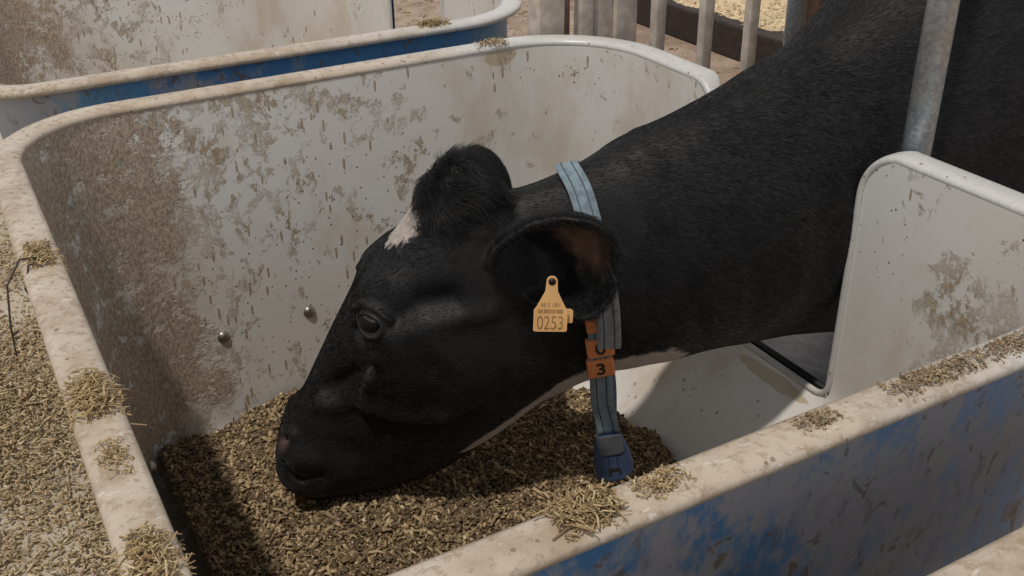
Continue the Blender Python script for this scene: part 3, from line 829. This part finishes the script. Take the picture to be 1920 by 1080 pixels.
root = a_[hid]*(1-u1-u2)[:, None]+b_[hid]*u1[:, None]+c_[hid]*u2[:, None]
hn = tn[hid]; hs = ts[hid]
ci = np.clip((hs*6).astype(int), 0, NR-2); ax_ = CEN[np.minimum(ci+2, NR-1)]-CEN[np.maximum(ci-1, 0)]; ax_ /= np.linalg.norm(ax_, axis=1, keepdims=True)
hd = ax_+np.array([0, 0, -.45])
he = tear[hid]; hd[he] = np.array(EAR_S)*.9+rng.normal(0, .25, (he.sum(), 3))
wp = wpoll[hid]
rad_ = root-poll; rad_ /= np.linalg.norm(rad_, axis=1, keepdims=True)+1e-9
comb = rad_*.4+np.array([.30, -.30, -.75])
swirl = np.array([[mnoise.noise(Vector(p)*26), mnoise.noise(Vector(p)*26+Vector((9, 2, 5))), mnoise.noise(Vector(p)*26+Vector((1, 7, 3)))] for p in root])
hd = hd*(1-wp)[:, None]+(comb+swirl*1.3)*wp[:, None]
hd += swirl*.35
hd -= hn*np.sum(hd*hn, 1, keepdims=True); hd /= np.linalg.norm(hd, axis=1, keepdims=True)+1e-9
L_ = rng.uniform(.0045, .008, N_)*np.where(root[:, 0] > .8, 1.4, 1); lift = np.full(N_, .09)
L_ = L_*(1-wp)+wp*rng.uniform(.014, .032, N_); lift = lift*(1-wp)+wp*.42
L_[he] = rng.uniform(.008, .017, he.sum()); lift[he] = .5
K = 5; tt = np.linspace(0, 1, K)
pos = np.empty((N_, K, 3))
curl = wp[:, None]*swirl*.012
for k, t in enumerate(tt):
    pos[:, k] = root+hd*(L_*t)[:, None]+hn*(L_*lift*np.sin(t*2.1)/1.0*.75)[:, None]+curl*t*t
hc = bpy.data.hair_curves.new('hair'); hc.add_curves([K]*N_)
hc.attributes['position'].data.foreach_set('vector', pos.reshape(-1).astype(np.float32))
ra = hc.attributes.get('radius') or hc.attributes.new('radius', 'FLOAT', 'POINT')
rr_ = (np.where(wp > .4, .00022, .00017)[:, None]*np.array([1, 1, .9, .65, .25])[None]); ra.data.foreach_set('value', rr_.reshape(-1).astype(np.float32))
for nm, arr in (('white', white), ('skin', skin*.6)):
    at = hc.attributes.new(nm, 'FLOAT', 'CURVE'); at.data.foreach_set('value', arr[tv[hid, 0]].astype(np.float32))
hc.materials.append(MHAIR)
hair = bpy.data.objects.new('hair', hc); COL.objects.link(hair); hair.parent = cow; hair['kind'] = 'stuff'


# ------------------------------------------------------------------ collar, ear tags
RGT, UPV, TOC = np.array([.8715, -.4902, 0]), np.array([.244, .412, .878]), np.array([-.425, -.768, .479])
def ribbon(name, pts, width, thick, mat, parent, wdirs, closed=False, sub=8):
    P_ = np.array(pts, float); Wd_ = np.array(wdirs, float)
    if closed: P_ = np.vstack([P_[-1:], P_, P_[:2]]); Wd_ = np.vstack([Wd_[-1:], Wd_, Wd_[:2]])
    a = catmull(np.hstack([P_, Wd_]), sub)
    if closed: a = a[sub:-sub-1]
    V = []; F = []; n = len(a)
    for i, r in enumerate(a):
        t = (a[(i+1) % n][:3] if (closed or i < n-1) else r[:3])-(a[i-1][:3] if (closed or i > 0) else r[:3]); t /= np.linalg.norm(t)
        w_ = r[3:]-t*(r[3:]@t); w_ /= np.linalg.norm(w_); n_ = np.cross(t, w_)
        hw, ht = width/2, thick/2
        for q, (x, y) in enumerate(((-1, -.4), (-.96, -1), (-.5, -1.05), (-.42, -.75), (.42, -.75), (.5, -1.05), (.96, -1), (1, -.4), (1, .4), (.96, 1), (.5, 1.05), (.42, .75), (-.42, .75), (-.5, 1.05), (-.96, 1), (-1, .4))):
            V.append(r[:3]+w_*hw*x+n_*ht*y)
    S_ = 16
    for i in range(n if closed else n-1):
        j = (i+1) % n
        for k in range(S_): F.append((i*S_+k, i*S_+(k+1) % S_, j*S_+(k+1) % S_, j*S_+k))
    if not closed: F += [tuple(range(S_-1, -1, -1)), tuple((n-1)*S_+k for k in range(S_))]
    o = mesh_obj(name, V, F, mat, parent); 
    return o
def m_web(name, col, dk):
    mt, nt, b = nodes(name, .8); g = G(nt)
    n = g.noise(70, 5, .7); w_ = g.noise(420, 2)
    c = g.mix(g.ramp(n, .35, .7), col, dk); g.link(c, b.inputs['Base Color']); g.bump(w_, .35, .001, b)
    b.inputs['Sheen Weight'].default_value = .15; return mt
MWEB = m_web('blue_grey_webbing', (.20, .27, .31), (.12, .16, .19))
MWEBT = m_web('grey_webbing', (.25, .255, .25), (.16, .165, .17))
MSEAM = plain('dark_seam_thread', (.05, .06, .065), .8)
MPOCK = m_web('dark_grey_webbing', (.075, .085, .10), (.05, .055, .065))
MORANGE = plain('orange_plastic', (.70, .245, .085), .42, 0, None, .08)
MINK = plain('black_ink', (.014, .012, .012), .6)
MPEND = plain('blue_plastic', (.040, .066, .135), .40, 0, 60, .3)
MTAG = plain('orange_yellow_tag_plastic', (.76, .44, .18), .45, 0, None, .07)
MTINK = plain('brown_tag_ink', (.30, .17, .075), .6)
def text_mesh(name, body, size, loc, xd, yd, mat, parent, sx=1.0, depth=.0004, bold=0.0):
    cu = bpy.data.curves.new('t', 'FONT'); cu.body = body; cu.size = size; cu.align_x = 'CENTER'; cu.align_y = 'CENTER'; cu.extrude = depth; cu.offset = bold
    t = bpy.data.objects.new('t', cu); COL.objects.link(t); d_ = bpy.context.evaluated_depsgraph_get(); d_.update()
    me = bpy.data.meshes.new_from_object(t.evaluated_get(d_)); bpy.data.objects.remove(t); bpy.data.curves.remove(cu)
    xd, yd = Vector(xd).normalized(), Vector(yd).normalized(); zd = xd.cross(yd).normalized(); yd = zd.cross(xd)
    M_ = Matrix((xd*sx, yd, zd)).transposed().to_4x4(); M_.translation = Vector(loc); me.transform(M_)
    me.name = name; me.materials.append(mat); o = bpy.data.objects.new(name, me); COL.objects.link(o); o.parent = parent; return o
collar = empty('collar'); collar.location = (0, 0, 0)
WX = np.array([.86, -.42, .15])
near_ = [(.740, 1.134, .764), (.738, 1.096, .705), (.738, 1.080, .630)]
far_ = [tuple(mirror(p)) for p in near_[::-1]]
main_pts = [(.747, 1.182, .7855)]+near_+[(.741, 1.078, .560), (.749, 1.084, .497), (.757, 1.088, .430), (.763, 1.082, .395), (.766, 1.082, .375),
            (.778, 1.105, .358), (.83, 1.19, .405), (.842, 1.262, .50), far_[0], far_[1], far_[2]]
strap = ribbon('strap', main_pts, .034, .0045, MWEB, collar, [WX]*len(main_pts), True)
strap['label'] = 'blue grey webbing strap with two sewn seams'
tail_pts = [(.728, 1.054, .668), (.731, 1.049, .635), (.734, 1.046, .600), (.736, 1.046, .572), (.737, 1.047, .556)]
tail = ribbon('strap_tail', tail_pts, .034, .0055, MWEBT, collar, [WX]*5)
for q in (-.0075, .0075):
    ribbon('seam', [tuple(np.array(p)+WX/np.linalg.norm(WX)*q) for p in main_pts], .0013, .0052, MSEAM, strap, [WX]*len(main_pts), True)
    ribbon('seam', [tuple(np.array(p)+WX/np.linalg.norm(WX)*q) for p in tail_pts], .0013, .0062, MSEAM, tail, [WX]*5)
tail['label'] = 'frayed grey loose end of the strap'
def block(center, xd, yd, wx, hy, th):
    xd, yd = Vector(xd).normalized(), Vector(yd).normalized(); zd = xd.cross(yd).normalized(); yd = zd.cross(xd)
    bm = bmesh.new(); box(bm, -wx/2, wx/2, -hy/2, hy/2, -th/2, th/2, .003)
    M_ = Matrix((xd, yd, zd)).transposed().to_4x4(); M_.translation = Vector(center); bm.transform(M_)
    return bm_obj('number_block', bm, MORANGE, collar, False), xd, yd, zd
def along(f):
    a = np.array(main_pts[:9]); i = min(int(f), 7); u = f-i; return a[i]*(1-u)+a[i+1]*u, a[i]-a[i+1]
for q, (f, txt) in enumerate(((4.95, '3'), (4.34, '0'), (3.66, ''))):
    p, yd = along(f); ob, xd, yd, zd = block(p+np.array(TOC)*.001, WX, yd, .041, .0325, .013)
    if txt:
        text_mesh('digit', txt, .030, Vector(p)+Vector(TOC)*.001+zd*.0066, xd, yd, MINK, ob, 1.05, .0004, .0006)
# pendant
pd = [(x*1.12, y*1.12) for x, y in [(-.017, .035), (.017, .035), (.022, .02), (.0275, -.008), (.026, -.022), (.018, -.032), (.006, -.0355), (-.006, -.0355), (-.018, -.032), (-.026, -.022), (-.0275, -.008), (-.022, .02)]]
def plate(name, outline, th, center, xd, yd, mat, parent, bev=.003, holes=None):
    xd, yd = Vector(xd).normalized(), Vector(yd).normalized(); zd = xd.cross(yd).normalized(); yd = zd.cross(xd)
    bm = bmesh.new(); vs = [bm.verts.new((x, y, -th/2)) for x, y in outline]; f = bm.faces.new(vs)
    ex = bmesh.ops.extrude_face_region(bm, geom=[f]); 
    for v in [g_ for g_ in ex['geom'] if isinstance(g_, bmesh.types.BMVert)]: v.co.z += th
    if bev:
        es = [e for e in bm.edges if abs(e.verts[0].co.z-e.verts[1].co.z) < 1e-6]
        bmesh.ops.bevel(bm, geom=es, offset=bev, segments=3, affect='EDGES', profile=.6)
    M_ = Matrix((xd, yd, zd)).transposed().to_4x4(); M_.translation = Vector(center); bm.transform(M_)
    return bm_obj(name, bm, mat, parent, False), xd, yd, zd
PC = np.array((.767, 1.070, .335)); PY = np.array([.05, .12, 1.0])
pen, xd, yd, zd = plate('pendant', pd, .018, PC, WX, PY, MPEND, collar, .004)
pen['label'] = 'blue plastic pendant at the bottom of the collar'
p2, *_ = plate('strap_pocket', [(-.019, .017), (.019, .017), (.019, -.012), (.014, -.016), (-.014, -.016), (-.019, -.012)], .004, Vector(PC)+yd*.026+zd*.0095, WX, PY, MPOCK, pen, .001)
p3, *_ = plate('notch', [(-.010, -.006), (-.010, .001), (-.006, .005), (.006, .005), (.010, .001), (.010, -.006), (.0065, -.006), (.0055, 0), (-.0055, 0), (-.0065, -.006)], .002, Vector(PC)-yd*.020+zd*.0092, WX, PY, MINK, pen, 0)
p4, *_ = plate('seam', [(-.0075, .012), (-.0065, .012), (-.0065, -.024), (-.0075, -.024)], .001, Vector(PC)+zd*.0094, WX, PY, MINK, pen, 0)
p4, *_ = plate('seam', [(.0065, .012), (.0075, .012), (.0075, -.024), (.0065, -.024)], .001, Vector(PC)+zd*.0094, WX, PY, MINK, pen, 0)
tag(collar, 'webbing collar with orange number blocks and blue pendant around the cow\'s neck', 'collar')
# ear tags
to = []
for x, y in ((-.0225, -.031), (-.0225, -.004), (-.019, .001), (-.0085, .022), (-.0075, .034)): to.append((x, y))
for k in range(9):
    a = math.pi-math.pi*k/8; to.append((.0075*math.cos(a), .036+.0075*math.sin(a)))
for x, y in ((.0075, .034), (.0085, .022), (.019, .001), (.0225, -.004), (.0225, -.031)): to.append((x, y))
for k in range(1, 4): a = -k*math.pi/8; to.append((.0195+.003*math.cos(a), -.031+.003*math.sin(a)))
for k in range(4): a = -math.pi/2-k*math.pi/8; to.append((-.0195+.003*math.cos(a), -.031+.003*math.sin(a)))
TX, TY = np.array([.88, -.46, -.05]), np.array([.05, .18, .98])
TCN = Vector((.624, 1.022, .668))
etag = empty('ear_tag')
tb, xd, yd, zd = plate('tag_plate', to, .0018, TCN, TX, TY, MTAG, etag, .0004)
text_mesh('number', '0253', .0275, TCN-yd*.0222+zd*.0010, xd, yd, MTINK, tb, .66, .0002, -.0002)
text_mesh('small_lettering', 'BE 5 1291', .0075, TCN+yd*.0033+zd*.0010, xd, yd, MTINK, tb, .85, .0002)
bm = bmesh.new(); xx = -.017; rb_ = random.Random(3)
while xx < .016:
    ww = rb_.choice([.0006, .0009, .0014]); box(bm, xx, xx+ww, -.0028, .0028, -.0002, .0002); xx += ww+rb_.choice([.0006, .0008, .0012])
M_ = Matrix((xd, yd, zd)).transposed().to_4x4(); M_.translation = TCN-yd*.0052+zd*.0010; bm.transform(M_); bm_obj('barcode', bm, MTINK, tb, False)
bm = bmesh.new(); bmesh.ops.create_cone(bm, cap_ends=True, segments=24, radius1=.0048, radius2=.0048, depth=.0028)
M_.translation = TCN+yd*.036+zd*.0006; bm.transform(M_); bm_obj('stud', bm, MINK, etag)
tag(etag, 'orange yellow ear tag numbered 0253 hanging on the front of the ear', 'ear tag')
etag2 = empty('ear_tag')
to2 = [(-.014, -.022), (-.012, -.024), (.012, -.024), (.014, -.022), (.014, -.007), (.011, -.004), (-.011, -.004), (-.014, -.007)]
tb2, *_ = plate('tag_plate', to2, .0018, TCN+xd*.0165-zd*.007, TX, TY, MTAG, etag2, .0004)
tag(etag2, 'plain ear tag half hidden behind the ear, right of the tag numbered 0253', 'ear tag')

# ------------------------------------------------------------------ the cow's side: kick plate, posts, fence, cubicle
gate = empty('access_gate', (0, 0, 0))
V = [(1.172, 1.0, .345), (1.172, 1.40, .345), (1.50, 1.40, .232), (1.50, 1.0, .232)]
bm = bmesh.new(); vs = [bm.verts.new(v) for v in V]; f = bm.faces.new(vs)
ex = bmesh.ops.extrude_face_region(bm, geom=[f])
for v in [g_ for g_ in ex['geom'] if isinstance(g_, bmesh.types.BMVert)]: v.co += Vector((-.010, 0, -.006))
bm_obj('gate_sheet', bm, MGREY, gate, False)
bm = bmesh.new(); box(bm, 1.162, 1.174, 1.0, 1.40, .335, .356, .004); r_ = bm_obj('rubber_edge', bm, MRUBBER, gate); r_['label'] = 'black rubber edging'
for y in (1.03, 1.37):
    bm = bmesh.new(); box(bm, 1.465, 1.495, y-.02, y+.02, FLOOR, .234); bm_obj('gate_leg', bm, MGALV, gate, False)
tag(gate, 'scuffed grey lowered gate sheet with a black rubber edge behind the bin', 'gate')
def post(name, x, y, r, z1, mat, label, cat='post', seg=28, base=True):
    o = empty(name)
    bm = bmesh.new(); bmesh.ops.create_cone(bm, cap_ends=True, segments=seg, radius1=r, radius2=r, depth=z1-FLOOR)
    for v in bm.verts: v.co += Vector((x, y, (z1+FLOOR)/2))
    bm_obj('pole', bm, mat, o)
    if base:
        bm = bmesh.new(); box(bm, x-r*2, x+r*2, y-r*2, y+r*2, FLOOR, FLOOR+.01, .002); bm_obj('foot_plate', bm, mat, o)
    tag(o, label, cat); return o
post('steel_post', 1.2145, .970, .0212, 2.3, MGALV, 'thick galvanised steel post standing before the cow\'s shoulder')
post('steel_post', 1.783, 1.83, .021, 2.3, MGALV, 'blue grey galvanised post at the fence end, beside the cow\'s neck', base=False)
post('fence_post', 1.845, 1.83, .024, 2.3, MRUST, 'rusty brown post right behind the galvanised fence post', 'post', base=False)
MTAN = plain('tan_varnished_wood', (.42, .26, .12), .5, 0, 40, .2)
post('fence_post', 1.905, 1.83, .02, 2.3, MTAN, 'yellowish tan post half hidden by the cow\'s neck', 'post', base=False)
for x, lb in ((1.384, 'flat beige fence bar nearest the wide board'), (1.517, 'middle one of the three slim beige fence bars'), (1.650, 'slim beige fence bar nearest the galvanised post')):
    bm = bmesh.new(); box(bm, x-.0135, x+.0135, 1.818, 1.842, FLOOR, 2.2, .003)
    o = bm_obj('fence_bar', bm, MPAINT); tag(o, lb, 'fence bar', 'beige bars of the stall fence')
def board(name, x0, x1, y0, y1, z1, mat, label, cat):
    bm = bmesh.new(); box(bm, x0, x1, y0, y1, FLOOR, z1, .003); o = bm_obj(name, bm, mat); tag(o, label, cat); return o
board('stall_board', 1.066, 1.128, 1.80, 1.845, 2.2, MPAINT, 'wide dirty beige board beside the corner of the bin behind', 'board')
board('fence_strip', 1.131, 1.153, 1.82, 1.84, 2.2, MRUST, 'narrow reddish brown upright next to the bright gap', 'fence bar')
board('fence_upright', 1.176, 1.208, 1.815, 1.845, 2.2, MPAINT, 'beige upright just right of the bright gap', 'fence bar')
board('stall_board', 1.214, 1.262, 1.825, 1.848, 2.2, MPAINT, 'greyish beige board in the middle of the stall partition', 'board')
board('stall_board', 1.263, 1.318, 1.815, 1.85, 2.2, MPAINT, 'last beige board before the open fence bars', 'board')
# the bin behind has its own post and gate at its neck opening
post('steel_post', 1.20, 2.455, .021, 2.3, MGALV, 'galvanised post seen through the opening of the bin behind')
# cubicle row with sawdust bedding beyond the alley
KX = 3.42
bm = bmesh.new(); box(bm, KX, KX+.16, -6, 14, FLOOR, .015, .01)
kb = bm_obj('kerb', bm, MKERB, None, False); tag(kb, 'dark wet kerb along the cubicle bed beyond the fence', 'kerb', None, 'structure')
gx2 = np.linspace(KX+.02, KX+3.4, 70); gy2 = np.linspace(-5.8, 13.8, 300)
V = []; F = []
for i, x in enumerate(gx2):
    for j, y in enumerate(gy2):
        edge = min(1, (x-KX)/.15)
        V.append((x+.05*mnoise.noise((x*3, y*3, 0)) if i else x, y, FLOOR+.14+edge*(.045+.05*mnoise.fractal((x*4, y*4, 2), 1, 2, 4)+.02*mnoise.noise((x*16, y*16, 4)))))
for i in range(69):
    for j in range(299): F.append((i*300+j, (i+1)*300+j, (i+1)*300+j+1, i*300+j+1))
bed = mesh_obj('sawdust_bedding', V, F, MSAND); tag(bed, 'pale yellow sawdust bedding beyond the dark kerb', 'bedding', None, 'stuff')
n = 16000
bx_ = rng.uniform(KX+.03, KX+2.6, n); by_ = rng.uniform(2.2, 7.5, n)
bits_mesh('wood_shavings', np.stack([bx_, by_, np.full(n, FLOOR+.19)+rng.uniform(-.03, .03, n)], -1), np.tile([0., 0, 1], (n, 1)), rng.uniform(.006, .025, n), rng.uniform(.003, .009, n), rng.beta(2, 1.5, n), m_bits('shavings', (.44, .32, .18), (.62, .50, .33), (.74, .64, .46)), bed, .3)['kind'] = 'stuff'
# cubicle rail
path_ = [Vector((KX+.85, 3.0, .20)), Vector((KX+.85, 3.5, .18)), Vector((KX+.9, 4.05, .14))]
V, F = tube_rings(path_, .05, 20); rl = mesh_obj('cubicle_rail', V, F, MGALV); tag(rl, 'blue grey cubicle rail lying over the sawdust at the top edge', 'rail')
# straw dropped on the cows' alley
n = 3500
sx_ = rng.uniform(1.3, 3.4, n); sy_ = rng.uniform(1.6, 6.5, n)
o = bits_mesh('alley_litter', np.stack([sx_, sy_, np.full(n, FLOOR+.002)], -1), np.tile([0., 0, 1], (n, 1)), rng.uniform(.01, .05, n), rng.uniform(.002, .006, n), rng.beta(1.5, 2, n), MSTRAW, None, .06)
tag(o, 'thin scatter of straw on the pinkish alley floor behind the fence', 'straw', None, 'stuff')
